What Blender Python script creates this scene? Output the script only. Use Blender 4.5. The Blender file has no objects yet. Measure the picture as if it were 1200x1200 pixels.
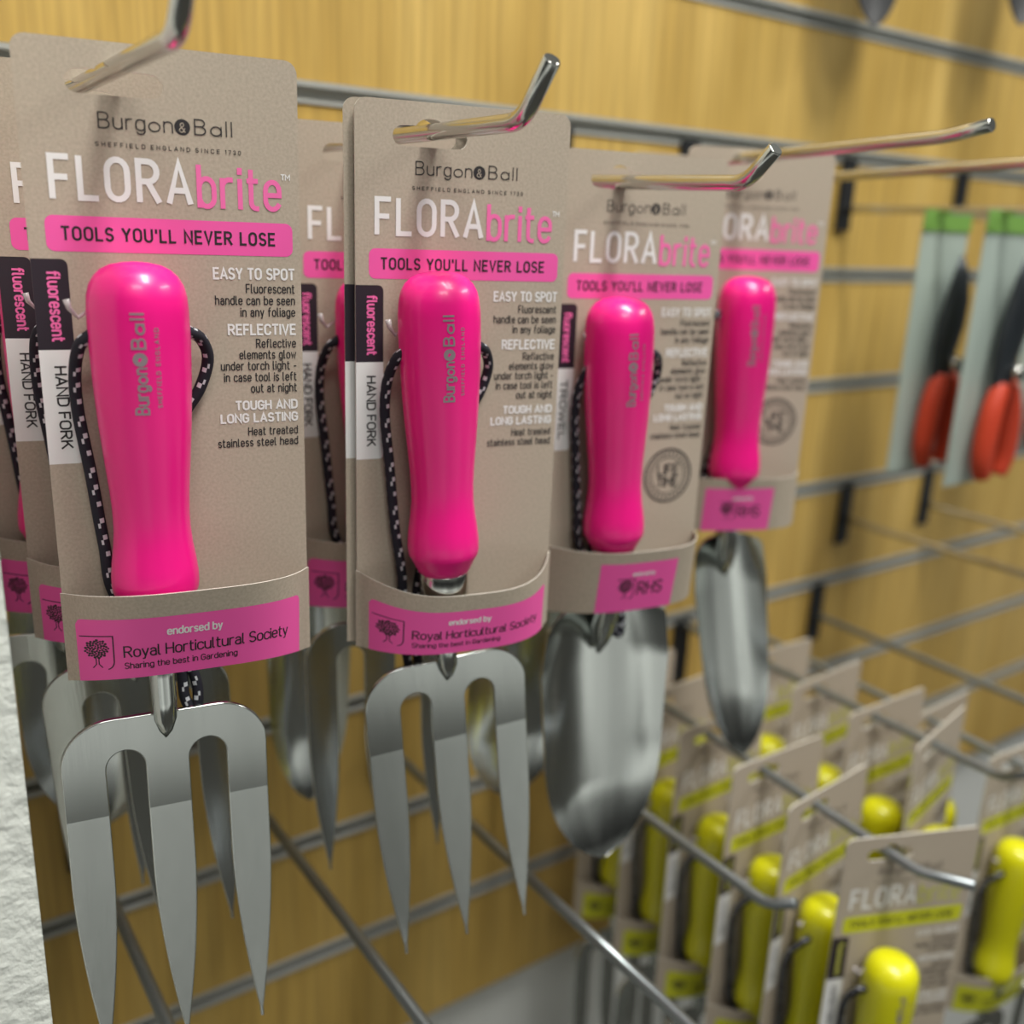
import bpy, bmesh, math, random
from mathutils import Vector, Matrix
random.seed(7)
S = bpy.context.scene
COL = S.collection

# ------------------------------------------------------------------ camera
F_PX, CAM_Y, CAM_Z = 1142.69, -0.57237, 0.02884
R0 = Vector((0.8191134, -0.57229961, 0.03906895))      # camera right
R1 = Vector((-0.12939185, -0.25068799, -0.95938172))   # camera down
R2 = Vector((0.5588479, 0.78078722, -0.2793928))       # camera forward
cam_d = bpy.data.cameras.new('camera')
cam = bpy.data.objects.new('camera', cam_d); COL.objects.link(cam)
up, back = -R1, -R2
cam.matrix_world = Matrix(((R0.x, up.x, back.x, 0), (R0.y, up.y, back.y, CAM_Y), (R0.z, up.z, back.z, CAM_Z), (0, 0, 0, 1)))
cam_d.sensor_fit = 'HORIZONTAL'; cam_d.sensor_width = 36
cam_d.lens = F_PX / 1200 * 36
cam_d.clip_start = .01; cam_d.clip_end = 30
cam_d.dof.use_dof = True
cam_d.dof.focus_distance = .358
cam_d.dof.aperture_fstop = 5.1
S.camera = cam

# ------------------------------------------------------------------ world, lights, exposure
w = bpy.data.worlds.new('world'); S.world = w; w.use_nodes = True
nt = w.node_tree; nt.nodes.clear()
out = nt.nodes.new('ShaderNodeOutputWorld'); bg = nt.nodes.new('ShaderNodeBackground')
tc = nt.nodes.new('ShaderNodeTexCoord'); sx = nt.nodes.new('ShaderNodeSeparateXYZ'); cr = nt.nodes.new('ShaderNodeValToRGB')
mp = nt.nodes.new('ShaderNodeMapRange'); mp.inputs[1].default_value = -1; mp.inputs[2].default_value = 1
nz = nt.nodes.new('ShaderNodeTexNoise'); nz.inputs['Scale'].default_value = 1.7; nz.inputs['Detail'].default_value = 2   # added unevenness, so reflections in the steel vary sideways
nm = nt.nodes.new('ShaderNodeMapping'); nm.inputs['Scale'].default_value = (1.6, 1.6, .7)
nr = nt.nodes.new('ShaderNodeMapRange'); nr.inputs[1].default_value = .36; nr.inputs[2].default_value = .64; nr.inputs[3].default_value = .65; nr.inputs[4].default_value = 1.35
mul = nt.nodes.new('ShaderNodeVectorMath'); mul.operation = 'SCALE'
L = nt.links.new
L(tc.outputs['Generated'], sx.inputs[0]); L(sx.outputs['Z'], mp.inputs[0]); L(mp.outputs[0], cr.inputs[0])
L(tc.outputs['Generated'], nm.inputs[0]); L(nm.outputs[0], nz.inputs['Vector']); L(nz.outputs['Fac'], nr.inputs[0])
L(cr.outputs[0], mul.inputs[0]); L(nr.outputs[0], mul.inputs['Scale']); L(mul.outputs[0], bg.inputs[0]); L(bg.outputs[0], out.inputs[0])
els = cr.color_ramp.elements
els[0].position = 0; els[0].color = (.20, .20, .19, 1)
els[1].position = 1; els[1].color = (.50, .52, .49, 1)
for p, c in ((.255, .20), (.268, 1.75), (.33, 1.4), (.38, .45), (.44, .12), (.54, .05), (.60, .15), (.75, .40)):  # bright band below the horizon, added for the fork steel to reflect
    e = els.new(p); e.color = (c, c * 1.03, c * .96, 1)
bg.inputs[1].default_value = 0.40

def area(name, loc, target, sx_, sy_, power, col=(1, .98, .92)):
    l = bpy.data.lights.new(name, 'AREA'); l.shape = 'RECTANGLE'; l.size = sx_; l.size_y = sy_; l.energy = power; l.color = col
    o = bpy.data.objects.new(name, l); COL.objects.link(o); o.location = loc
    o.rotation_euler = (Vector(target) - Vector(loc)).to_track_quat('-Z', 'Y').to_euler()
    return o
area('ceiling_strip_light', (.42, -.72, 1.6), (.42, -.25, -.1), .30, .9, 38)
area('ceiling_panel_light', (-.3, -1.9, 1.7), (.3, 0, 0), .9, .5, 15)
area('aisle_strip_light', (2.3, -1.2, 1.6), (.8, 0, -.1), 1.2, .2, 20)
S.view_settings.view_transform = 'Standard'; S.view_settings.look = 'None'
S.view_settings.gamma = 1; S.view_settings.use_curve_mapping = False
S.view_settings.exposure = 0.15

# ------------------------------------------------------------------ materials
def mat(name, col, rough=.6, metal=0., noise=None, bump=None, spec=.5, coat=0., alpha=None, trans=0.):
    m = bpy.data.materials.new(name); m.use_nodes = True
    n = m.node_tree; b = n.nodes['Principled BSDF']
    b.inputs['Base Color'].default_value = (*col, 1); b.inputs['Roughness'].default_value = rough
    b.inputs['Metallic'].default_value = metal; b.inputs['Specular IOR Level'].default_value = spec
    b.inputs['Coat Weight'].default_value = coat; b.inputs['Coat Roughness'].default_value = .15
    b.inputs['Transmission Weight'].default_value = trans
    t = n.nodes.new('ShaderNodeTexCoord')
    if noise:
        sc, amt, stretch = noise
        mpn = n.nodes.new('ShaderNodeMapping'); mpn.inputs['Scale'].default_value = stretch
        nz = n.nodes.new('ShaderNodeTexNoise'); nz.inputs['Scale'].default_value = sc; nz.inputs['Detail'].default_value = 5
        r = n.nodes.new('ShaderNodeMapRange'); r.inputs[1].default_value = .3; r.inputs[2].default_value = .7
        r.inputs[3].default_value = 1 - amt; r.inputs[4].default_value = 1 + amt
        mx = n.nodes.new('ShaderNodeVectorMath'); mx.operation = 'SCALE'; mx.inputs[0].default_value = col
        n.links.new(t.outputs['Object'], mpn.inputs[0]); n.links.new(mpn.outputs[0], nz.inputs['Vector'])
        n.links.new(nz.outputs['Fac'], r.inputs[0]); n.links.new(r.outputs[0], mx.inputs['Scale'])
        n.links.new(mx.outputs[0], b.inputs['Base Color'])
    if bump:
        sc, st, dist, stretch = bump
        mpn = n.nodes.new('ShaderNodeMapping'); mpn.inputs['Scale'].default_value = stretch
        nz = n.nodes.new('ShaderNodeTexNoise'); nz.inputs['Scale'].default_value = sc; nz.inputs['Detail'].default_value = 4
        bp = n.nodes.new('ShaderNodeBump'); bp.inputs['Strength'].default_value = st; bp.inputs['Distance'].default_value = dist
        n.links.new(t.outputs['Object'], mpn.inputs[0]); n.links.new(mpn.outputs[0], nz.inputs['Vector'])
        n.links.new(nz.outputs['Fac'], bp.inputs['Height']); n.links.new(bp.outputs[0], b.inputs['Normal'])
    return m

def wood():
    m = bpy.data.materials.new('beech_laminate'); m.use_nodes = True
    n = m.node_tree; b = n.nodes['Principled BSDF']; b.inputs['Roughness'].default_value = .45
    t = n.nodes.new('ShaderNodeTexCoord')
    def nz(scale, stretch, detail):
        mpn = n.nodes.new('ShaderNodeMapping'); mpn.inputs['Scale'].default_value = stretch
        z = n.nodes.new('ShaderNodeTexNoise'); z.inputs['Scale'].default_value = scale; z.inputs['Detail'].default_value = detail
        n.links.new(t.outputs['Object'], mpn.inputs[0]); n.links.new(mpn.outputs[0], z.inputs['Vector']); return z
    a = nz(26, (1, 1, .10), 3); c = nz(230, (1, 1, .035), 4)
    ra = n.nodes.new('ShaderNodeValToRGB')
    ra.color_ramp.elements[0].position = .3; ra.color_ramp.elements[0].color = (.46, .295, .068, 1)
    ra.color_ramp.elements[1].position = .72; ra.color_ramp.elements[1].color = (.62, .425, .125, 1)
    n.links.new(a.outputs['Fac'], ra.inputs[0])
    rb = n.nodes.new('ShaderNodeMapRange'); rb.inputs[1].default_value = .35; rb.inputs[2].default_value = .65; rb.inputs[3].default_value = .80; rb.inputs[4].default_value = 1.06
    n.links.new(c.outputs['Fac'], rb.inputs[0])
    mx = n.nodes.new('ShaderNodeVectorMath'); mx.operation = 'SCALE'
    n.links.new(ra.outputs[0], mx.inputs[0]); n.links.new(rb.outputs[0], mx.inputs['Scale']); n.links.new(mx.outputs[0], b.inputs['Base Color'])
    return m

M = {}
M['wood'] = wood()
M['alu'] = mat('slat_aluminium', (.44, .45, .43), .45, .25)
M['plaster'] = mat('white_plaster', (.80, .83, .78), .8, bump=(150, .9, .0019, (1, 1, 1)))
M['white_wall'] = mat('white_paint', (.72, .74, .72), .6)
M['floor'] = mat('grey_floor', (.07, .07, .065), .8, noise=(6, .15, (1, 1, 1)), spec=.1)
M['kraft'] = mat('kraft_board', (.45, .385, .31), .75, noise=(900, .10, (1, 1, 1)), spec=.3)
M['cut'] = mat('cut_board_edge', (.72, .69, .62), .8)
M['ink'] = mat('black_ink', (.02, .017, .02), .6)
M['white'] = mat('white_ink', (.82, .82, .82), .6)
M['aub'] = mat('aubergine_ink', (.022, .014, .024), .5)
M['silver'] = mat('silver_print', (.42, .34, .38), .4, .5)
PAL = {
 'pink': dict(h=mat('fluorescent_pink_lacquer', (.95, .006, .255), .36, noise=(60, .05, (1, 1, .2)), coat=.35),
              p=mat('pink_ink', (.90, .105, .42), .6), t=mat('pink_letter_ink', (.90, .16, .44), .6)),
 'yellow': dict(h=mat('fluorescent_yellow_lacquer', (.70, .68, .004), .36, noise=(60, .05, (1, 1, .2)), coat=.35),
              p=mat('yellow_ink', (.58, .60, .02), .6), t=mat('yellow_letter_ink', (.50, .50, .10), .6)),
 'green': dict(h=mat('fluorescent_green_lacquer', (.25, .62, .01), .36, noise=(60, .05, (1, 1, .2)), coat=.35),
              p=mat('green_ink', (.30, .55, .05), .6), t=mat('green_letter_ink', (.35, .5, .12), .6)),
}
M['steel'] = mat('brushed_stainless_steel', (.60, .62, .60), .16, 1.0, noise=(40, .08, (1, 1, .15)), bump=(400, .12, .0004, (1, 1, .05)))
M['chrome'] = mat('chrome', (.60, .60, .57), .16, 1.0, bump=(300, .1, .0003, (1, 1, 1)))
M['zinc'] = mat('zinc_rod', (.30, .33, .35), .38, .9, bump=(250, .2, .0004, (1, 1, 1)))
M['dark'] = mat('dark_steel', (.018, .019, .021), .45, 0., spec=.25)
M['blade'] = mat('coated_blade', (.035, .042, .05), .35, .5)
M['cord'] = mat('black_cord', (.012, .012, .022), .8)
M['fleck'] = mat('reflective_fleck', (.62, .64, .68), .5)
M['tie'] = mat('clear_plastic', (.75, .70, .72), .25, trans=.5)
M['redgrip'] = mat('red_grip', (.52, .045, .015), .5)
M['pale'] = mat('pale_green_board', (.36, .43, .39), .6)
M['greenhead'] = mat('green_board', (.16, .33, .06), .6)

# ------------------------------------------------------------------ object helpers
def tag(o, label=None, cat=None, group=None, kind=None):
    if label: o['label'] = label
    if cat: o['category'] = cat
    if group: o['group'] = group
    if kind: o['kind'] = kind
    return o
def empty(name, loc, rz=0):
    o = bpy.data.objects.new(name, None); COL.objects.link(o); o.location = loc; o.rotation_euler = (0, 0, rz)
    o.empty_display_size = .02
    return o
def link(name, me, parent=None):
    o = bpy.data.objects.new(name, me); COL.objects.link(o); o.parent = parent
    return o
class MB:
    def __init__(s): s.v = []; s.f = []; s.mi = []; s.mats = []; s.sm = []
    def m(s, mt):
        if mt not in s.mats: s.mats.append(mt)
        return s.mats.index(mt)
    def add(s, vs, fs, mt, smooth=False):
        b = len(s.v); s.v += [tuple(x) for x in vs]; k = s.m(mt)
        for f in fs: s.f.append([i + b for i in f]); s.mi.append(k); s.sm.append(smooth)
    def box(s, a, b, mt):
        (x0, y0, z0), (x1, y1, z1) = a, b
        s.add([(x0, y0, z0), (x1, y0, z0), (x1, y1, z0), (x0, y1, z0), (x0, y0, z1), (x1, y0, z1), (x1, y1, z1), (x0, y1, z1)],
              [(0, 3, 2, 1), (4, 5, 6, 7), (0, 1, 5, 4), (1, 2, 6, 5), (2, 3, 7, 6), (3, 0, 4, 7)], mt)
    def lathe(s, prof, mt, n=48, axis=(0, 0), caps=True):       # prof: (z, r) list; axis = (x,y)
        vs = []; fs = []
        for z, r in prof:
            for i in range(n):
                a = 2 * math.pi * i / n; vs.append((axis[0] + r * math.cos(a), axis[1] + r * math.sin(a), z))
        for j in range(len(prof) - 1):
            for i in range(n):
                a, b = j * n + i, j * n + (i + 1) % n
                fs.append((a, a + n, b + n, b) if True else None)
        if caps:
            fs.append(list(range(n))); fs.append(list(range((len(prof) - 1) * n, len(prof) * n))[::-1])
        s.add(vs, fs, mt, True)
    def tube(s, pts, r, mt, n=16, fleck=None, cap=True, smooth=True, capmat=None):
        pts = [Vector(p) for p in pts]; vs = []; t0 = None; u = None
        for k, p in enumerate(pts):
            t = (pts[min(k + 1, len(pts) - 1)] - pts[max(k - 1, 0)]).normalized()
            if u is None:
                u = t.orthogonal().normalized()
            else:
                u = (u - t * u.dot(t)).normalized()
            w_ = t.cross(u); rr = r[k] if isinstance(r, (list, tuple)) else r
            for i in range(n):
                a = 2 * math.pi * i / n; vs.append(p + u * rr * math.cos(a) + w_ * rr * math.sin(a))
        fa = []; fb = []
        for k in range(len(pts) - 1):
            for i in range(n):
                a, b = k * n + i, k * n + (i + 1) % n
                q = (a, b, b + n, a + n)
                (fb if fleck and fleck(k, i) else fa).append(q)
        b0 = len(s.v); s.v += [tuple(x) for x in vs]
        for lst, mt_ in ((fa, mt), (fb, M['fleck'])):
            if not lst: continue
            km = s.m(mt_)
            for f in lst: s.f.append([i + b0 for i in f]); s.mi.append(km); s.sm.append(smooth)
        if cap:
            km = s.m(capmat or mt)
            s.f.append([b0 + i for i in range(n)][::-1]); s.mi.append(km); s.sm.append(False)
            e = b0 + (len(pts) - 1) * n
            s.f.append([e + i for i in range(n)]); s.mi.append(km); s.sm.append(False)
    def mesh(s, name, fix=True):
        me = bpy.data.meshes.new(name); me.from_pydata(s.v, [], s.f)
        for mt in s.mats: me.materials.append(mt)
        me.polygons.foreach_set('material_index', s.mi); me.polygons.foreach_set('use_smooth', s.sm)
        if fix:
            bm = bmesh.new(); bm.from_mesh(me)
            bmesh.ops.recalc_face_normals(bm, faces=bm.faces); bm.to_mesh(me); bm.free()
        me.update(); return me
    def obj(s, name, parent=None): return link(name, s.mesh(name), parent)
def catmull(P, n=8):
    P = [Vector(p) for p in P]; o = []
    for i in range(len(P) - 1):
        a, b, c, d = P[max(i - 1, 0)], P[i], P[i + 1], P[min(i + 2, len(P) - 1)]
        for k in range(n):
            t = k / n
            o.append(.5 * ((2 * b) + (c - a) * t + (2 * a - 5 * b + 4 * c - d) * t * t + (3 * b - a - 3 * c + d) * t ** 3))
    o.append(P[-1]); return o
def resample(P, step):
    o = [P[0]]; acc = 0
    for a, b in zip(P, P[1:]):
        L = (b - a).length; d = step - acc
        while d <= L:
            o.append(a + (b - a) * (d / L)); d += step
        acc = L - (d - step)
    return o

# ------------------------------------------------------------------ monoline lettering
def arc(cx, cy, rx, ry, a0, a1, n=9):
    return [(cx + rx * math.cos(math.radians(a0 + (a1 - a0) * i / n)), cy + ry * math.sin(math.radians(a0 + (a1 - a0) * i / n))) for i in range(n + 1)]
def stad(x0, y0, x1, y1):
    r = (x1 - x0) / 2; c = (x0 + x1) / 2; p = arc(c, y1 - r, r, r, 0, 180) + arc(c, y0 + r, r, r, 180, 360); return p + [p[0]]
X = .70
G = {
'A': (.62, [[(0, 0), (.31, 1), (.62, 0)], [(.10, .30), (.52, .30)]]),
'B': (.56, [[(0, .53), (0, 1), (.3, 1)] + arc(.3, .765, .22, .235, 90, -90) + [(0, .53)], [(0, .53), (0, 0), (.3, 0)] + arc(.3, .265, .26, .265, -90, 90)]),
'C': (.54, [arc(.28, .72, .28, .28, 10, 180) + arc(.28, .28, .28, .28, 180, 350)]),
'D': (.57, [[(0, 0), (0, 1), (.27, 1)] + arc(.27, .7, .3, .3, 90, 0) + arc(.27, .3, .3, .3, 0, -90) + [(0, 0)]]),
'E': (.48, [[(.48, 1), (0, 1), (0, 0), (.48, 0)], [(0, .52), (.42, .52)]]),
'F': (.46, [[(.46, 1), (0, 1), (0, 0)], [(0, .5), (.40, .5)]]),
'G': (.56, [arc(.28, .72, .28, .28, 15, 180) + arc(.28, .28, .28, .28, 180, 360) + [(.56, .48), (.30, .48)]]),
'H': (.56, [[(0, 0), (0, 1)], [(.56, 0), (.56, 1)], [(0, .51), (.56, .51)]]),
'I': (.0, [[(0, 0), (0, 1)]]),
'K': (.56, [[(0, 0), (0, 1)], [(.52, 1), (0, .40)], [(.20, .62), (.56, 0)]]),
'L': (.45, [[(0, 1), (0, 0), (.45, 0)]]),
'M': (.7, [[(0, 0), (0, 1), (.35, .35), (.7, 1), (.7, 0)]]),
'N': (.58, [[(0, 0), (0, 1), (.58, 0), (.58, 1)]]),
'O': (.58, [stad(0, 0, .58, 1)]),
'P': (.54, [[(0, 0), (0, 1), (.28, 1)] + arc(.28, .745, .26, .255, 90, -90) + [(0, .49)]]),
'R': (.56, [[(0, 0), (0, 1), (.28, 1)] + arc(.28, .745, .26, .255, 90, -90) + [(0, .49)], [(.26, .49), (.56, 0)]]),
'S': (.52, [arc(.26, .745, .25, .255, 25, 270) + arc(.26, .245, .26, .245, 90, -155)]),
'T': (.54, [[(0, 1), (.54, 1)], [(.27, 1), (.27, 0)]]),
'U': (.56, [[(0, 1)] + arc(.28, .28, .28, .28, 180, 360) + [(.56, 1)]]),
'V': (.58, [[(0, 1), (.29, 0), (.58, 1)]]),
'W': (.80, [[(0, 1), (.2, 0), (.4, .8), (.6, 0), (.8, 1)]]),
'Y': (.56, [[(0, 1), (.28, .45), (.56, 1)], [(.28, .45), (.28, 0)]]),
'a': (.44, [arc(.22, .50, .20, .20, 160, 0) + [(.43, 0)], [(.42, .40), (.20, .40)] + arc(.19, .20, .19, .20, 90, 270) + [(.30, 0), (.42, .12)]]),
'o': (.47, [stad(0, 0, .47, X)]),
'\u0251': (.56, [arc(.28, .30, .28, .30, 0, 360, 20), [(.56, .60), (.56, 0)]]),
'\u00f8': (.60, [arc(.30, .30, .30, .30, 0, 360, 20)]),
'b': (.47, [[(0, 1), (0, 0)], stad(0, 0, .47, X)]),
'c': (.42, [arc(.235, X - .235, .235, .235, 20, 180) + arc(.235, .235, .235, .235, 180, 340)]),
'd': (.47, [[(.47, 1), (.47, 0)], stad(0, 0, .47, X)]),
'e': (.46, [[(0, .36), (.46, .36)] + arc(.23, X - .23, .23, .23, 0, 180) + arc(.23, .23, .23, .23, 180, 330)]),
'f': (.32, [[(.10, 0), (.10, .82)] + arc(.26, .82, .16, .18, 180, 90) + [(.32, 1)], [(0, .66), (.30, .66)]]),
'g': (.47, [stad(0, 0, .47, X), [(.47, X), (.47, -.05)] + arc(.24, -.05, .23, .20, 0, -150)]),
'h': (.46, [[(0, 0), (0, 1)], [(0, .40)] + arc(.23, X - .23, .23, .23, 180, 0) + [(.46, 0)]]),
'i': (.0, [[(0, 0), (0, X)], [(0, .88), (0, .98)]]),
'j': (.1, [[(.1, X), (.1, -.2)], [(.1, .88), (.1, .98)]]),
'k': (.42, [[(0, 0), (0, 1)], [(.38, X), (0, .28)], [(.14, .42), (.42, 0)]]),
'l': (.14, [[(0, 1), (0, .12)] + arc(.12, .12, .12, .12, 180, 270)]),
'|': (.0, [[(0, 0), (0, 1)]]),
'm': (.72, [[(0, 0), (0, X)], [(0, .44)] + arc(.18, X - .18, .18, .18, 180, 0) + [(.36, 0)], [(.36, .44)] + arc(.54, X - .18, .18, .18, 180, 0) + [(.72, 0)]]),
'n': (.46, [[(0, 0), (0, X)], [(0, .40)] + arc(.23, X - .23, .23, .23, 180, 0) + [(.46, 0)]]),
'p': (.47, [[(0, X), (0, -.25)], stad(0, 0, .47, X)]),
'r': (.30, [[(0, 0), (0, X)], [(0, .42)] + arc(.22, X - .22, .22, .22, 180, 90) + [(.30, X)]]),
's': (.38, [arc(.19, .525, .18, .175, 25, 270) + arc(.19, .175, .19, .175, 90, -155)]),
't': (.30, [[(.09, .95), (.09, .16)] + arc(.25, .16, .16, .16, 180, 270) + [(.30, 0)], [(0, X), (.28, X)]]),
'u': (.46, [[(0, X)] + arc(.23, .23, .23, .23, 180, 360) + [(.46, X)], [(.46, X), (.46, 0)]]),
'v': (.44, [[(0, X), (.22, 0), (.44, X)]]),
'w': (.64, [[(0, X), (.16, 0), (.32, .6), (.48, 0), (.64, X)]]),
'y': (.44, [[(0, X), (.22, .02)], [(.44, X), (.16, -.22), (.04, -.24)]]),
'1': (.2, [[(0, .8), (.2, 1), (.2, 0)]]),
'7': (.5, [[(0, 1), (.5, 1), (.15, 0)]]),
'3': (.5, [arc(.24, .75, .24, .25, 160, -90) + arc(.24, .25, .26, .25, 90, -160)]),
'0': (.54, [stad(0, 0, .54, 1)]),
'&': (.6, [[(.58, 0), (.18, .62)] + arc(.30, .78, .17, .20, 200, -40) + [(.14, .42)] + arc(.24, .22, .22, .22, 140, 330) + [(.56, .42)]]),
"'": (.05, [[(.03, 1), (.03, .74)]]),
'-': (.3, [[(0, .36), (.3, .36)]]),
}
def layout(txt, sp=.20, space=.34):
    x = 0; out = []
    for ch in txt:
        if ch == ' ': x += space; continue
        wd, ps = G[ch]
        out += [[(a + x, b) for a, b in p] for p in ps]
        x += wd + sp
    return out, x - sp
RC = [0]
def ribbon(mb, pl, hw, fn, mt):
    p = [Vector(q) for q in pl]; q = [p[0]]
    for v in p[1:]:
        if (v - q[-1]).length > 1e-7: q.append(v)
    p = q
    if len(p) < 2: return
    if getattr(fn, 'curved', False):
        q = [p[0]]
        for a, b in zip(p, p[1:]):
            k = max(1, int((b - a).length / .9)); q += [a + (b - a) * (i / k) for i in range(1, k + 1)]
        p = q
    closed = (p[0] - p[-1]).length < 1e-6
    if closed: p = p[:-1]
    n = len(p); L = []; Rr = []
    if not closed:
        p[0] = p[0] - (p[1] - p[0]).normalized() * hw * .6; p[-1] = p[-1] + (p[-1] - p[-2]).normalized() * hw * .6
    for i in range(n):
        a = p[i - 1] if (i > 0 or closed) else None; b = p[(i + 1) % n] if (i < n - 1 or closed) else None
        d1 = (p[i] - a).normalized() if a is not None else None; d2 = (b - p[i]).normalized() if b is not None else None
        if d1 is None: d1 = d2
        if d2 is None: d2 = d1
        n1 = Vector((-d1.y, d1.x)); n2 = Vector((-d2.y, d2.x)); mv = n1 + n2
        mv = mv.normalized() if mv.length > 1e-4 else n1
        k = hw / max(mv.dot(n1), .45)
        L.append(p[i] + mv * k); Rr.append(p[i] - mv * k)
    RC[0] = (RC[0] + 1) % 8; dy = RC[0] * 9e-6          # overlapping strokes never share a plane
    vs = [fn(*a) for a in L] + [fn(*a) for a in Rr]
    vs = [(x, y - dy - (i % n) / n * 8e-6, z) for i, (x, y, z) in enumerate(vs)]
    fs = [(i, n + i, n + (i + 1) % n, (i + 1) % n) for i in range(n if closed else n - 1)]
    mb.add(vs, fs, mt)
def text(mb, txt, x, z, h, wd, weight, fn, mt, align='L', sp=.20, vertical=None, space=.34):
    """h cap height, wd total width, weight stroke width (all mm); fn maps (x,z) mm to 3D"""
    ps, tw = layout(txt, sp, space); k = wd / tw
    x0 = x if align == 'L' else x - wd
    for pl in ps:
        if vertical == 'down': q = [(x + b * h, z - a * k) for a, b in pl]      # reads downwards
        elif vertical == 'up': q = [(x - b * h, z + a * k) for a, b in pl]
        else: q = [(x0 + a * k, z + b * h) for a, b in pl]
        ribbon(mb, q, weight / 2, fn, mt)
def rrect(x0, z0, x1, z1, r, corners=(1, 1, 1, 1), n=5):   # TL TR BR BL
    p = []
    for (cx, cz, a0, on) in ((x0 + r, z1 - r, 180, corners[0]), (x1 - r, z1 - r, 90, corners[1]), (x1 - r, z0 + r, 0, corners[2]), (x0 + r, z0 + r, -90, corners[3])):
        if on: p += arc(cx, cz, r, r, a0, a0 - 90, n)
        else:
            p.append((x0 if a0 in (180, -90) else x1, z1 if a0 in (180, 90) else z0))
    return p
def disc(mb, cx, cz, r, fn, mt, n=24):
    mb.add([fn(cx + r * math.cos(2 * math.pi * i / n), cz + r * math.sin(2 * math.pi * i / n)) for i in range(n)], [list(range(n))], mt)

# ------------------------------------------------------------------ carded garden tools (mm in card space, origin at the card's top left, hole at (30,-10))
HX, HZ = 30.0, -10.0
def P3(x, y, z): return ((x - HX) / 1000, y / 1000, (z - HZ) / 1000)
def flat(lift): return lambda x, z: P3(x, -lift, z)
CW, CH = 90.0, 221.0
def card_outline():
    return rrect(0, -CH, CW, 0, 4.5, (1, 1, 0, 0))
def hole_outline():
    p = arc(18.5, -12.6, 3.7, 3.7, 270, 90, 8) + arc(30, -9.6, 6, 3.8, 165, 15, 10) + arc(41.5, -12.6, 3.7, 3.7, 90, -90, 8)
    return p
def card_base(mb, dx=0., y0=0., y1=.9, mface=None):
    mface = mface or M['kraft']
    o = [(a + dx, b) for a, b in card_outline()]; h = [(a + dx, b) for a, b in hole_outline()]
    for y in (y0, y1):
        bm = bmesh.new(); es = []
        for loop in (o, h):
            vs = [bm.verts.new((a, y, b)) for a, b in loop]
            for i in range(len(vs)): es.append(bm.edges.new((vs[i], vs[(i + 1) % len(vs)])))
        bmesh.ops.triangle_fill(bm, edges=es, use_beauty=True)
        bm.verts.index_update()
        mb.add([P3(*v.co) for v in bm.verts], [[v.index for v in f.verts] for f in bm.faces], mface)
        bm.free()
    for loop in (o, h):
        n = len(loop)
        mb.add([P3(a, y0, b) for a, b in loop] + [P3(a, y1, b) for a, b in loop], [(i, (i + 1) % n, n + (i + 1) % n, n + i) for i in range(n)], M['cut'])
def side_label(mb, fn1, fn2, name, pal, dx=0.):
    mb.add([fn1(a + dx, b) for a, b in rrect(0, -99, 11.3, -68.7, 2.2, (0, 1, 0, 0))], [list(range(len(rrect(0, -99, 11.3, -68.7, 2.2, (0, 1, 0, 0)))))], M['aub'])
    q = rrect(0, -139, 11.3, -99, 1.5, (0, 0, 1, 0)); mb.add([fn1(a + dx, b) for a, b in q], [list(range(len(q)))], M['white'])
    text(mb, 'fluorescent', 4.8 + dx, -72.9, 3.7, 23, .74, fn2, pal['t'], vertical='down', sp=.24)
    text(mb, name, 4.6 + dx, -104.8, 3.4, 28.6, .62, fn2, M['ink'], vertical='down', sp=.2)
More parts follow.
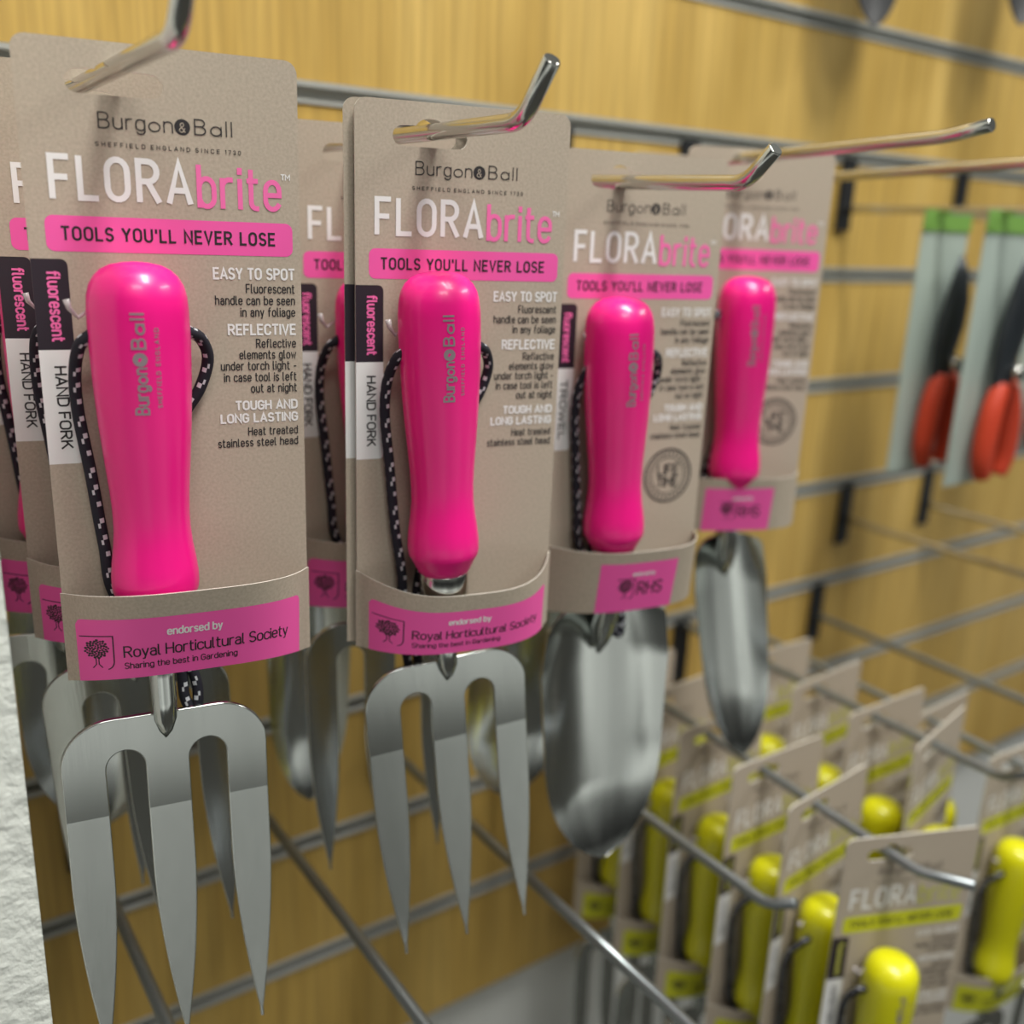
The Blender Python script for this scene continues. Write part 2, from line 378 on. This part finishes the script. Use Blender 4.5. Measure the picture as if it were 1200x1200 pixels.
def make_card(kind, pal):
    mb = MB(); card_base(mb)
    f1, f2 = flat(.07), flat(.13)
    k, W_ = M['ink'], M['white']
    text(mb, 'Burg\u00f8n', 24.2, -26.4, 4.8, 23.2, .42, f2, k, sp=.22)
    text(mb, 'B\u0251||', 54.7, -26.4, 4.8, 12.2, .42, f2, k, sp=.28)
    disc(mb, 50.6, -24.4, 2.6, f1, k); text(mb, '&', 49.6, -26.0, 3.0, 1.9, .28, f2, M['kraft'])
    x = 22.8
    for wd_, big in (('SHEFFIELD', 15.5), ('ENGLAND', 12.5), ('SINCE', 8), ('1730', 5.2)):
        text(mb, wd_, x, -32.1, 1.25, big, .22, f2, k, sp=.6); x += big + 1.9
    text(mb, 'FLORA', 8.6, -48.8, 12.7, 43.4, 1.95, f2, W_, sp=.33)
    text(mb, 'brite', 55.2, -49.8, 13.2, 27.6, 1.7, f2, pal['t'], sp=.27)
    text(mb, 'TM', 83.6, -39.6, 1.8, 3.0, .35, f2, W_)
    q = rrect(5.4, -66.2, 87.2, -54.6, 2.6); mb.add([f1(a, b) for a, b in q], [list(range(len(q)))], pal['p'])
    text(mb, "TOOLS YOU'LL NEVER LOSE", 10.4, -62.3, 4.0, 70.2, .76, f2, k, sp=.33, space=.5)
    side_label(mb, f1, f2, 'HAND FORK' if kind == 'fork' else 'TROWEL', pal)
    R = 87.4
    for t_, z, h, wd_, wt, mt in (('EASY TO SPOT', -74.3, 3.6, 28.6, .72, W_), ('Fluorescent', -79.2, 3.0, 17.4, .41, k), ('handle can be seen', -83.4, 3.0, 28.4, .41, k), ('in any foliage', -87.6, 3.0, 19.6, .41, k),
            ('REFLECTIVE', -94.2, 3.5, 24.2, .72, W_), ('Reflective', -99.0, 3.0, 14.4, .41, k), ('elements glow', -103.1, 3.0, 20.6, .41, k), ('under torch light -', -107.2, 3.0, 27.4, .41, k), ('in case tool is left', -111.4, 3.0, 26.4, .41, k), ('out at night', -115.6, 3.0, 16.8, .41, k),
            ('TOUGH AND', -122.0, 3.0, 22.6, .72, W_), ('LONG LASTING', -126.8, 3.0, 28.2, .72, W_), ('Heat treated', -131.9, 2.9, 18.4, .41, k), ('stainless steel head', -136.1, 2.9, 29.6, .41, k)):
        text(mb, t_, R, z, h, wd_, wt, f2, mt, 'R', sp=.26, space=.42)
    if kind != 'fork':
        for r_, w_ in ((14, 1.0), (9.6, .5)): ribbon(mb, [(70 + r_ * c, -156 + r_ * s_) for c, s_ in [(math.cos(i * math.pi / 24), math.sin(i * math.pi / 24)) for i in range(49)]][:-1] + [(70 + r_, -156)], w_ / 2, f2, k)
        for i in range(30):
            a = i * math.pi / 15; ribbon(mb, [(70 + 11 * math.cos(a), -156 + 11 * math.sin(a)), (70 + 12.6 * math.cos(a), -156 + 12.6 * math.sin(a))], .45, f2, k)
        text(mb, 'LIFE', 63.8, -155.2, 5, 12.4, .9, f2, k); text(mb, 'TIME', 63.8, -161.8, 5, 12.4, .9, f2, k)
    return mb.mesh('backing_card', fix=False)
# pocket band that wraps the ferrule at the foot of the card
def band_fn(lift, rt, rb, dt, db):
    """pocket: a strip bowed out around the ferrule, rim and foot cut slightly arched"""
    def fn(x, z):
        t = min(max(x / CW, 0), 1); sh = 1 - abs(2 * t - 1) ** 3.2; k = (-187.2 - z) / 34.8
        return P3(x, -(dt + (db - dt) * k) * sh - lift - .2, z + (rt + (rb - rt) * k) * sh)
    fn.curved = True
    return fn
def make_band(kind, pal, rt, rb, dt=27, db=23):
    band_pt = lambda lift: band_fn(lift, rt, rb, dt, db)
    mb = MB(); n = 80; xs = [-.6 + (CW + 1.2) * i / n for i in range(n + 1)]
    zt, zb = -187.2, -222.0
    o = [[band_pt(0)(x, z) for x in xs] for z in (zt, zb)]; i_ = [[band_pt(-.5)(x, z) for x in xs] for z in (zt, zb)]
    N = n + 1
    fs = [(i, i + 1, N + i + 1, N + i) for i in range(n)]
    mb.add(o[0] + o[1], fs, M['kraft'], True); mb.add(i_[0] + i_[1], fs, M['kraft'], True)
    for a, b in ((o[0], i_[0]), (o[1], i_[1])): mb.add(a + b, fs, M['cut'])
    for e in (0, -1): mb.add([o[0][e], o[1][e], i_[1][e], i_[0][e]], [(0, 1, 2, 3)], M['cut'])
    f1, f2 = band_pt(.12), band_pt(.19)
    if kind == 'fork': x0, x1, ptop = 3.5, 84, -196.6
    else: x0, x1, ptop = 19.5, 62, -193.5
    m_ = 96; top = []; bot = []
    for i in range(m_ + 1):
        t = i / m_; x = x0 + (x1 - x0) * t
        d = min(x - x0, x1 - x); r = 2.2; dz = r - math.sqrt(max(0, r * r - (r - d) ** 2)) if d < r and kind == 'fork' else 0
        top.append(f1(x, ptop - dz)); bot.append(f1(x, zb + .05))
    mb.add(top + bot, [(i, i + 1, m_ + 2 + i, m_ + 1 + i) for i in range(m_)], pal['p'], True)
    k = M['ink']; W_ = M['white']
    def tree(cx, cz, s):
        rnd = random.Random(3)
        for i in range(60):
            a = i * 2.39996; r = 3.9 * s * math.sqrt((i + .5) / 60)
            disc(mb, cx + r * math.cos(a), cz + 1.8 * s + r * math.sin(a), rnd.uniform(.36, .52) * s, f2, k, 7)
        for dx in (-.45, .45):
            ribbon(mb, [(cx + dx * s, cz - 1.6 * s), (cx + dx * s, cz - 4.6 * s), (cx + dx * 3.4 * s, cz - 6.0 * s)], .17 * s, f2, k)
    if kind == 'fork':
        text(mb, 'endorsed by', 33.2, -204.4, 3.1, 18.6, .55, f2, W_, sp=.22)
        text(mb, 'Royal Horticultural Society', 18.6, -212.6, 4.5, 59, .55, f2, k, sp=.17, space=.3)
        text(mb, 'Sharing the best in Gardening', 18.6, -217.6, 2.5, 38.6, .36, f2, k, sp=.2)
        tree(9.8, -210.5, 1.0)
        ribbon(mb, [(4.6, -203.4), (15.2, -203.4), (15.2, -214)] + arc(12.8, -214, 2.4, 3.4, 0, -80, 6), .2, f2, k)
    else:
        text(mb, 'endorsed by', 36, -201, 2.2, 12.5, .4, f2, W_)
        text(mb, 'RHS', 40, -212.2, 7, 14, 1.0, f2, k)
        tree(33, -208.5, .95)
        ribbon(mb, [(28.5, -202.6), (37.6, -202.6), (37.6, -212)] + arc(35.6, -212, 2, 2.4, 0, -80, 6), .25, f2, k)
    return mb.mesh('pocket_band', fix=False)
# ---- tool in its own frame: axis at x=y=0, z=0 handle top (mm)
def T3(x, y, z): return (x / 1000, y / 1000, z / 1000)
PROF = [(0, .6), (-.35, 4.5), (-1.1, 8.2), (-2.5, 11.0), (-4.6, 13.2), (-7.5, 14.9), (-11, 15.8), (-16, 16.2), (-26, 16.3), (-40, 15.9), (-54, 15.2), (-67, 14.2), (-78, 13.3), (-86, 12.9), (-92, 12.95), (-98, 13.5), (-104, 14.4), (-109, 14.95), (-113, 15.0), (-115.2, 14.7), (-115.6, 14.55), (-118, 13.3), (-121, 11.8), (-123, 10.9), (-123.5, 10.3)]
def rad(z):
    for (a, ra), (b, rb) in zip(PROF, PROF[1:]):
        if b <= z <= a: return ra + (rb - ra) * (z - a) / (b - a)
    return 15
def make_handle(pal, printed=True):
    mb = MB(); mb.lathe([(z / 1000, r / 1000) for z, r in PROF], pal['h'], 56)
    if printed:
        def fn(x, z):
            r = rad(z) + .1; a = x / r; return T3(r * math.sin(a), -r * math.cos(a), z)
        fn.curved = True
        text(mb, 'Burg\u00f8n', .2, -48, 4.0, 15.2, .7, fn, M['silver'], vertical='up', sp=.22)
        text(mb, 'B\u0251||', .2, -26.4, 4.0, 11, .7, fn, M['silver'], vertical='up', sp=.3)
        disc(mb, -1.6, -30.0, 2.3, fn, M['silver'], 16)
        for z0, t_, L in ((-46, 'SHEFFIELD', 12), (-32, 'ENGLAND', 12)): text(mb, t_, 4.6, z0, 1.3, L, .25, fn, M['silver'], vertical='up', sp=.5)
    return mb.mesh('handle')
def make_ferrule():
    mb = MB(); mb.lathe([(z / 1000, r / 1000) for z, r in ((-123.4, 10.0), (-123.8, 10.4), (-133.4, 10.2), (-134.0, 9.8), (-134.2, 5))], M['chrome'], 40); return mb.mesh('ferrule')
def make_shank():
    mb = MB(); zs = [(-134, 4.8, 0), (-150, 4.7, 0), (-160, 4.6, -.6), (-167, 4.2, -1.2), (-172, 2.6, -.4), (-176, .5, 1.2)]
    mb.tube([T3(0, y, z) for z, r, y in zs], [r / 1000 for z, r, y in zs], M['steel'], 20); return mb.mesh('shank')
PT = 2.2           # plate thickness
PY0 = 1.0
def plate_y(z):    # front face of the fork plate, curves forward towards the tips
    if z > -205: return PY0
    t = (-205 - z) / 103.0
    return PY0 - 2.6 * t - 5.6 * t * t
def make_shoulder():
    H = [(0, -170.5), (4.6, -165.6), (19, -165.6)] + arc(19, -184, 18.5, 18.4, 90, 0, 12)[1:] + [(37.5, -205), (22, -205)] + arc(15, -186.5, 7, 7.5, 0, 180, 14) + [(8, -205)]
    o = H + [(-a, b) for a, b in H[::-1]][:-1]
    mb = MB(); n = len(o)
    for y in (PY0, PY0 + PT):
        bm = bmesh.new(); vs = [bm.verts.new((a, y, b)) for a, b in o]
        es = [bm.edges.new((vs[i], vs[(i + 1) % n])) for i in range(n)]
        bmesh.ops.triangle_fill(bm, edges=es, use_beauty=True); bm.verts.index_update()
        mb.add([T3(*v.co) for v in bm.verts], [[v.index for v in f.verts] for f in bm.faces], M['steel']); bm.free()
    fs = [(i, (i + 1) % n, n + (i + 1) % n, n + i) for i in range(n) if not (o[i][1] == -205 and o[(i + 1) % n][1] == -205 and abs(o[i][0] - o[(i + 1) % n][0]) < 17)]
    mb.add([T3(a, PY0, b) for a, b in o] + [T3(a, PY0 + PT, b) for a, b in o], fs, M['steel'])
    me = mb.mesh('fork_head', fix=False); weld(me); return me
def weld(me):
    me.polygons.foreach_set('use_smooth', [True] * len(me.polygons))
    bm = bmesh.new(); bm.from_mesh(me); bmesh.ops.remove_doubles(bm, verts=bm.verts, dist=1e-6)
    bmesh.ops.recalc_face_normals(bm, faces=bm.faces); bm.to_mesh(me); bm.free(); me.set_sharp_from_angle(angle=math.radians(40))
def make_tine(x0, x1, tip):
    N = 26; vs = []; fs = []; mb = MB()
    for i in range(N + 1):
        t = i / N; z = -205 - 103 * t
        k = 1 - max(0, (t - .25) / .75) ** 1.75
        w_ = max((x1 - x0) * k, 1.4) / 2; u = max(0, (t - .15) / .85) ** 1.3
        c = (x0 + x1) / 2 * (1 - u) + tip * u
        y = plate_y(z); th = PT * (1 - .35 * t)
        vs += [T3(c - w_, y, z), T3(c + w_, y, z), T3(c + w_, y + th, z), T3(c - w_, y + th, z)]
    for i in range(N):
        for j in range(4):
            a, b = i * 4 + j, i * 4 + (j + 1) % 4; fs.append((a, b, b + 4, a + 4))
    fs.append((N * 4, N * 4 + 1, N * 4 + 2, N * 4 + 3))
    mb.add(vs, fs, M['steel'], True); me = mb.mesh('tine'); me.set_sharp_from_angle(angle=math.radians(40)); return me
def make_trowel(half, length, depth, mt=None, top=-159):
    mb = MB(); mt = mt or M['steel']; NU, NV = 20, 30; A = []; B = []
    def hw(t):
        s_ = half * (min(1, .90 + .5 * t) if t < .2 else 1 - .06 * ((t - .2) / .35) if t < .55 else .94 * (1 - ((t - .55) / .45) ** 2.1) ** .62 if t < 1 else 0)
        return max(s_, 1.2)
    for j in range(NV + 1):
        t = j / NV; z0 = top - length * t; h = hw(t)
        for i in range(NU + 1):
            u = -1 + 2 * i / NU; c = (1 - u * u)
            y = 2 + depth * c * (1 - .45 * t) * min(1, h / half * 1.2) - 7 * t * t + 4 * t
            z = z0 + (0 if t > .05 else -abs(u) ** 4 * 5 * (1 - t * 20))
            A.append(T3(u * h, y, z)); B.append(T3(u * h, y + 1.4, z))
    n = NU + 1
    fs = [(j * n + i, j * n + i + 1, (j + 1) * n + i + 1, (j + 1) * n + i) for j in range(NV) for i in range(NU)]
    mb.add(A, fs, mt, True); mb.add(B, fs, mt, True)
    rim = [i for i in range(n)] + [j * n + NU for j in range(1, NV + 1)] + [NV * n + i for i in range(NU - 1, -1, -1)] + [j * n for j in range(NV - 1, 0, -1)]
    m = len(rim); mb.add([A[i] for i in rim] + [B[i] for i in rim], [(i, (i + 1) % m, m + (i + 1) % m, m + i) for i in range(m)], mt)
    return mb.mesh('trowel_head')
def make_socket(mt=None):
    mb = MB(); zs = [(-134, 4.8, 0), (-148, 5.0, 0), (-158, 6.0, 3), (-168, 6.4, 7), (-178, 4.5, 10), (-186, 1, 12)]
    mb.tube([T3(0, y, z) for z, r, y in zs], [r / 1000 for z, r, y in zs], mt or M['steel'], 20); return mb.mesh('socket')
def fleck(k, i): return (k % 7 in (0, 1) and i % 5 == 0) or (k % 7 in (2, 3) and i % 5 == 1 and (k // 7) % 3 != 2)
def make_cord(tail):
    pts = [(20, -16, -90), (16.5, -17, -92), (12.6, -14, -96), (10.6, -8, -106), (10.6, -5, -120), (13, -4, -142), (15.4, -4, -168), (18.5, -4.5, -190), (tail - 3, -5, -212), (tail, -6, -234), (tail + 4, -7, -238), (tail + 3, -5.5, -222), (26, -3, -196), (34, -2.8, -160), (43, -2.8, -128), (51.5, -4, -113), (54.6, -6, -102), (52, -10, -94.5), (47.5, -15, -91.5), (44, -16, -90)]
    P = resample(catmull([P3(*p) for p in pts], 10), .0009)
    mb = MB(); mb.tube(P, .0021, M['cord'], 16, fleck); return mb.mesh('cord')
def make_tie():
    mb = MB(); mb.tube([P3(*p) for p in ((17.5, -10, -84), (13, -11, -87), (10.5, -12, -84), (9.8, -12, -81))], [.0006, .0007, .0009, .0012], M['tie'], 10); return mb.mesh('plastic_tie')
CACHE = {}
def get(key, fn):
    if key not in CACHE: CACHE[key] = fn()
    return CACHE[key]
def carded_tool(name, label, group, cat, kind, color, loc, yaw, top=-63, lean=0., tilt=.7, ax=31.5, leaf=False, tail=40, arch=(2, 4), hl=0., ht=0.):
    pal = PAL[color]; root = tag(empty(name, loc, yaw), label, cat, group)
    ck = 'fork' if kind == 'fork' else 'trowel'
    link('backing_card', get(('card', ck, color), lambda: make_card(ck, pal)), root)
    link('pocket_band', get(('band', ck, color, arch), lambda: make_band(ck, pal, *arch)), root)
    if leaf:
        def mk():
            mb = MB(); card_base(mb, -3.6, 3.2, 3.6); side_label(mb, lambda x, z: P3(x, 3.13, z), lambda x, z: P3(x, 3.07, z), 'HAND FORK', pal, -3.6); return mb.mesh('back_leaf', fix=False)
        link('back_leaf', get(('leaf', color), mk), root)
    def tool(nm, me, parent=root):
        o = link(nm, me, parent)
        if parent is root: o.location = P3(ax, -16.7, top); o.rotation_euler = (math.radians(tilt), math.radians(lean), 0)
        return o
    tool('handle', get(('handle', color), lambda: make_handle(pal)))
    tool('ferrule', get('ferrule', make_ferrule))
    def aim(o):                       # the head sits at its own slight angle on the neck
        o.rotation_euler = (math.radians(tilt + ht), math.radians(lean + hl), 0)
        m0 = Matrix.Rotation(math.radians(lean), 3, 'Y') @ Matrix.Rotation(math.radians(tilt), 3, 'X')
        m1 = Matrix.Rotation(math.radians(lean + hl), 3, 'Y') @ Matrix.Rotation(math.radians(tilt + ht), 3, 'X')
        pv = Vector((0, 0, -.150)); o.location = o.location + m0 @ pv - m1 @ pv
    if kind == 'fork':
        hd = tool('fork_head', get('shoulder', make_shoulder)); bevel(hd); aim(hd)
        for a, b, t in ((-37.5, -22, -30), (-8, 8, 0), (22, 37.5, 30)):
            bevel(tool('tine', get(('tine', a), lambda: make_tine(a, b, t)), hd))
        tool('shank', get('shank', make_shank), hd)
    else:
        hd = tool('trowel_head', get(kind, lambda: make_trowel(*((38, 147, 14) if kind == 'trowel' else (24, 152, 12))))); aim(hd)
        tool('socket', get('socket', make_socket), hd)
    link('cord', get(('cord', tail), lambda: make_cord(tail)), root)
    link('plastic_tie', get('tie', make_tie), root)
    return root
def bevel(o):
    b = o.modifiers.new('bevel', 'BEVEL'); b.width = .0005; b.segments = 2; b.limit_method = 'ANGLE'; b.angle_limit = math.radians(40); b.harden_normals = True
    return o

# ------------------------------------------------------------------ the setting
SLOTS = [.4, .3, .2, .1, 0., -.1, -.2, -.3, -.4, -.5]
GAP = .0065
mb = MB(); edges = [.60] + SLOTS + [-.606]
for a, b in zip(edges, edges[1:]):
    t = a - (GAP if a in SLOTS else 0); bt = b + (GAP if b in SLOTS else 0)
    mb.box((-.6, 0, bt), (3.2, .018, t), M['wood'])
tag(mb.obj('wall_back'), kind='structure')
for i, z in enumerate(SLOTS):
    mb = MB()
    mb.box((-.6, .006, z - GAP + .0002), (3.2, .0175, z + GAP - .0002), M['alu'])
    mb.box((-.6, -.0012, z + GAP - .0032), (3.2, .012, z + GAP - .0004), M['alu'])
    mb.box((-.6, -.0012, z - GAP + .0004), (3.2, .012, z - GAP + .0026), M['alu'])
    tag(mb.obj('trim_%d' % (i + 1)), kind='structure')
mb = MB(); mb.box((-.6, .0185, -1.3), (3.2, .04, .6), M['white_wall']); tag(mb.obj('wall_lower'), kind='structure')
mb = MB(); mb.box((-.6, -2.35, -1.33), (3.2, .04, -1.3), M['floor']); tag(mb.obj('floor'), kind='structure')
mb = MB(); mb.box((-.6, -.262, -1.3), (.0355, -.0015, .6), M['plaster']); tag(mb.obj('wall_left'), kind='structure')

# ------------------------------------------------------------------ hooks
def hook(label, x, zw, ybend, zbend, tip, slot, mt='chrome', group='chrome hooks of the upper row', r=.0032, plate=True):
    root = tag(empty('display_hook', (x, 0, zw)), label, 'hook', group)
    p0 = Vector((0, -.004, 0)); b = Vector((0, ybend, zbend - zw)); t = b + Vector(tip)
    d0 = (b - p0).normalized(); d1 = (t - b).normalized()
    e0, e1 = b - d0 * .007, b + d1 * .007
    bend = [e0 * (1 - s) ** 2 + b * 2 * s * (1 - s) + e1 * s * s for s in [i / 8 for i in range(9)]]
    mb = MB(); mb.tube([p0, p0 + d0 * .01] + bend + [t - d1 * .0006, t], [r] * 11 + [r, r * .86], M[mt], 16); mb.obj('prong', root)
    mb = MB(); zt = slot - zw
    mb.box((-.009, -.0042, zt - .062), (.009, -.0016, zt - .002), M['dark'])
    mb.obj('back_plate', root)
    return root
hook('chrome hook holding the leftmost pink hand forks, its tip running out of the top', .0900, .0690, -.282, .0752, (0, -.014, .020), .1)
hook('chrome hook with upturned tip holding the second front pink hand fork', .2040, .0615, -.284, .0635, (0, -.0154, .0180), .1)
hook('chrome hook with short upturned tip holding the front pink trowel', .3130, .0545, -.287, .0498, (0, -.0138, .0126), .1)
hook('long chrome hook with bright round tip holding the narrow pink trowel', .4370, .0640, -.293, .0770, (0, -.0215, .0040), .1)
hook('blurred empty chrome hook just right of the long bright tipped hook', .5600, .0640, -.30, .0760, (0, -.016, .010), .1)
hook('far chrome hook carrying the red handled secateurs', .7540, .0560, -.30, .0560, (0, -.016, .012), .1)
hook('far chrome hook at the right edge carrying the half seen red secateurs', .9300, .0560, -.26, .0560, (0, -.016, .012), .1)
hook('empty chrome hook on bare wood right of the narrow trowel, black back plate visible', .8150, -.2370, -.29, -.2370, (0, -.016, .012), -.2, group='empty hooks of the middle row')
hook('short empty hook under the red secateurs, black back plate in view', .9550, -.2400, -.20, -.2400, (0, -.012, .010), -.2, group='empty hooks of the middle row')
LG = 'grey hooks of the lower row'
hook('lower grey hook seen between the tines of the leftmost front fork', .0920, -.335, -.29, -.3355, (0, -.016, .012), -.3, 'zinc', LG)
hook('lower grey hook running out between the two front forks', .1930, -.335, -.29, -.3355, (0, -.016, .012), -.3, 'zinc', LG)
hook('lower grey hook running out below the second front fork to the bottom edge', .2990, -.335, -.345, -.3350, (0, -.016, .012), -.3, 'zinc', LG)
hook('lower hook with bright upturned tip below the front pink trowel', .4010, -.334, -.277, -.3355, (0.006, -.0150, .0080), -.3, 'zinc', LG)
hook('lower grey hook through the near row of yellow handled tools', .4830, -.304, -.318, -.3205, (.010, -.028, .0045), -.3, 'zinc', LG)
hook('lower hook through the blurred far yellow tools', .6000, -.305, -.30, -.3050, (0, -.016, .012), -.3, 'zinc', LG)
hook('lower hook at the right edge through the last yellow tools', .6900, -.330, -.30, -.3400, (0, -.016, .012), -.3, 'zinc', LG)
hook('lower hook with the lime green handled tool at the right edge', .7900, -.335, -.30, -.3350, (0, -.016, .012), -.3, 'zinc', LG)

# ------------------------------------------------------------------ pink tools
PG = 'pink hand forks'; TG = 'pink trowels'
HF = 'hand_fork'; HT = 'hand_trowel'
carded_tool(HF, 'frontmost pink hand fork on kraft card on the leftmost hook, its card fully in view', PG, 'hand fork', 'fork', 'pink', (.0900, -.2131, .0717), -.1802, top=-68.3, ht=-2., arch=(8, 9, 34, 26))
carded_tool(HF, 'pink hand fork right behind the leftmost front one, only its left edge showing', PG, 'hand fork', 'fork', 'pink', (.0868, -.1640, .0700), -.2700, top=-66, lean=-2, ht=5)
carded_tool(HF, 'third pink hand fork back on the leftmost hook, almost hidden beside the white pillar', PG, 'hand fork', 'fork', 'pink', (.0790, -.1190, .0690), -.20, top=-66, lean=2, ht=5)
carded_tool(HT, 'pink trowel hindmost on the leftmost hook, its blade showing right of the front fork', TG, 'trowel', 'trowel', 'pink', (.0930, -.0720, .0690), -.10, top=-66, ht=5)
carded_tool(HF, 'second front pink hand fork with steel ferrule showing above its pocket, centre of the photo', PG, 'hand fork', 'fork', 'pink', (.2040, -.2231, .0638), -.2100, top=-62, lean=-2.4, ax=28.5, hl=-2.2, ht=-.3, leaf=True, tail=22, arch=(-6, 1.5))
carded_tool(HF, 'pink hand fork half hidden between the two front forks', PG, 'hand fork', 'fork', 'pink', (.2050, -.1573, .0601), -.2036, top=-64, lean=-2, ht=5)
carded_tool(HT, 'narrow pink trowel hindmost on the centre hook, blade seen below the half hidden fork', TG, 'trowel', 'narrow', 'pink', (.2040, -.0900, .0595), -.25, top=-64, ht=5)
carded_tool(HT, 'front pink trowel with broad steel blade, right of the two front forks', TG, 'trowel', 'trowel', 'pink', (.3130, -.2103, .0545), -.1838, top=-64, lean=-3, ax=24.5, arch=(2, 4, 30, 24))
carded_tool(HT, 'pink trowel behind the broad front trowel, only its dark blade showing', TG, 'trowel', 'trowel', 'pink', (.3130, -.1500, .0520), -.12, top=-66, ht=7)
carded_tool(HT, 'narrow pink trowel on the rightmost kraft card of the pink row', TG, 'trowel', 'narrow', 'pink', (.4370, -.1672, .0670), -.3971, top=-69, lean=-2, ax=35.5, hl=-8)
carded_tool(HT, 'narrow pink trowel behind the rightmost pink card, only its dark blade edge showing', TG, 'trowel', 'narrow', 'pink', (.4370, -.1180, .0650), -.25, top=-66, lean=2, ht=6)

# ------------------------------------------------------------------ yellow tools
YG = 'yellow handled tools on the lower hooks'
def yel(label, loc, yaw, kind='fork', lean=0., color='yellow', top=-71):
    carded_tool(HF if kind == 'fork' else HT, label, YG if color == 'yellow' else None, 'hand fork' if kind == 'fork' else 'trowel', kind, color, loc, yaw, top=top, lean=lean)
FX = .4830
yel('front yellow handled tool on its kraft card, at the bottom right', (FX, -.2990, -.3175), -.3934, top=-72)
yel('yellow handled tool right behind the front yellow card, beside the bright hook tip', (FX, -.2440, -.3180), .08)
yel('third yellow handled tool back from the front yellow card', (FX, -.2010, -.3140), -.02)
yel('fourth yellow handled tool back, crossed by the hook with the bright tip', (FX, -.1500, -.3110), .02)
yel('fifth yellow handled tool back, dim beside the tip of the broad trowel', (FX, -.1000, -.3090), .06)
yel('hindmost yellow handled tool of the near row, in the shade by the wall', (FX, -.0520, -.3070), .0)
yel('far yellow handled tool with its card twisted away, first above the front yellow card', (.6000, -.2500, -.3060), .20)
yel('blurred yellow tool behind the twisted far yellow card', (.6000, -.2030, -.3060), -.02)
yel('blurred yellow tool third from the front of the far row', (.6000, -.1500, -.3060), .05)
yel('hindmost blurred yellow tool of the far row', (.6000, -.0950, -.3060), -.03)
yel('bright yellow handled tool right of the front yellow card', (.6900, -.2650, -.3380), -.08)
yel('yellow tool behind the bright one at the right edge', (.6900, -.1950, -.3370), .05)
yel('lime green handled tool cut by the right edge', (.7900, -.2650, -.3360), .0, color='green')

# ------------------------------------------------------------------ red secateurs on pale cards
def secateurs(label, loc, yaw):
    root = tag(empty('secateurs', loc, yaw), label, 'secateurs', 'red handled secateurs')
    def card():
        mb = MB(); mb.box((-.020, 0, -.212), (.046, .0008, .004), M['pale']); return mb.mesh('backing_card')
    def head():
        mb = MB(); mb.box((-.0205, -.0012, -.012), (.0465, -.0002, .0045), M['greenhead']); return mb.mesh('card_header')
    link('backing_card', get('sc', card), root); link('card_header', get('sh', head), root)
    def blade():
        mb = MB()
        zs = [(-.030, .002), (-.045, .009), (-.065, .014), (-.085, .016), (-.105, .014), (-.125, .012), (-.140, .010)]
        pts = [(.022 + .004 * math.sin(i), -.012, z) for i, (z, r) in enumerate(zs)]
        mb.tube(pts, [r for z, r in zs], M['blade'], 16)
        for v in range(len(mb.v)):
            x, y, z = mb.v[v]; mb.v[v] = (x, -.012 + (y + .012) * .5, z)
        return mb.mesh('blade')
    link('blade', get('sb', blade), root)
    def bolt():
        mb = MB(); mb.tube([(.022, -.026, -.118), (.022, -.0175, -.118)], .006, M['chrome'], 16); return mb.mesh('pivot_bolt')
    link('pivot_bolt', get('sp', bolt), root)
    def grip(s):
        mb = MB(); P = catmull([(.022 + s * .006, -.014, -.128), (.022 + s * .014, -.014, -.150), (.022 + s * .017, -.014, -.185), (.022 + s * .012, -.014, -.204)], 6)
        mb.tube(P, [.0065 + .0025 * math.sin(math.pi * i / (len(P) - 1)) for i in range(len(P))], M['redgrip'], 16); return mb.mesh('grip')
    for s in (-1, 1): link('grip', get(('sg', s), lambda: grip(s)), root)
    return root
secateurs('red secateurs on a pale card, left and hindmost of the two on the far hook', (.7540, -.0950, .0520), 0)
secateurs('red secateurs on a pale card, in front on the far hook', (.7540, -.1480, .0520), 0)
secateurs('red secateurs cut by the right edge of the photo', (.9300, -.1000, .0520), 0)

# ------------------------------------------------------------------ black trowels hanging above the frame's top edge
def black_trowel(label, loc):
    root = tag(empty('hand_trowel', loc), label, 'trowel', 'black trowels above')
    link('trowel_head', get('bt', lambda: make_trowel(36, 140, 12, M['dark'])), root)
    link('socket', get('bs', lambda: make_socket(M['dark'])), root)
    link('handle', get('bh', lambda: make_handle({'h': M['dark']}, False)), root)
    return root
black_trowel('black trowel tip hanging into the top edge, left of the two', (.6980, -.05, .488))
black_trowel('black trowel tip hanging into the top right corner', (.8850, -.060, .513))
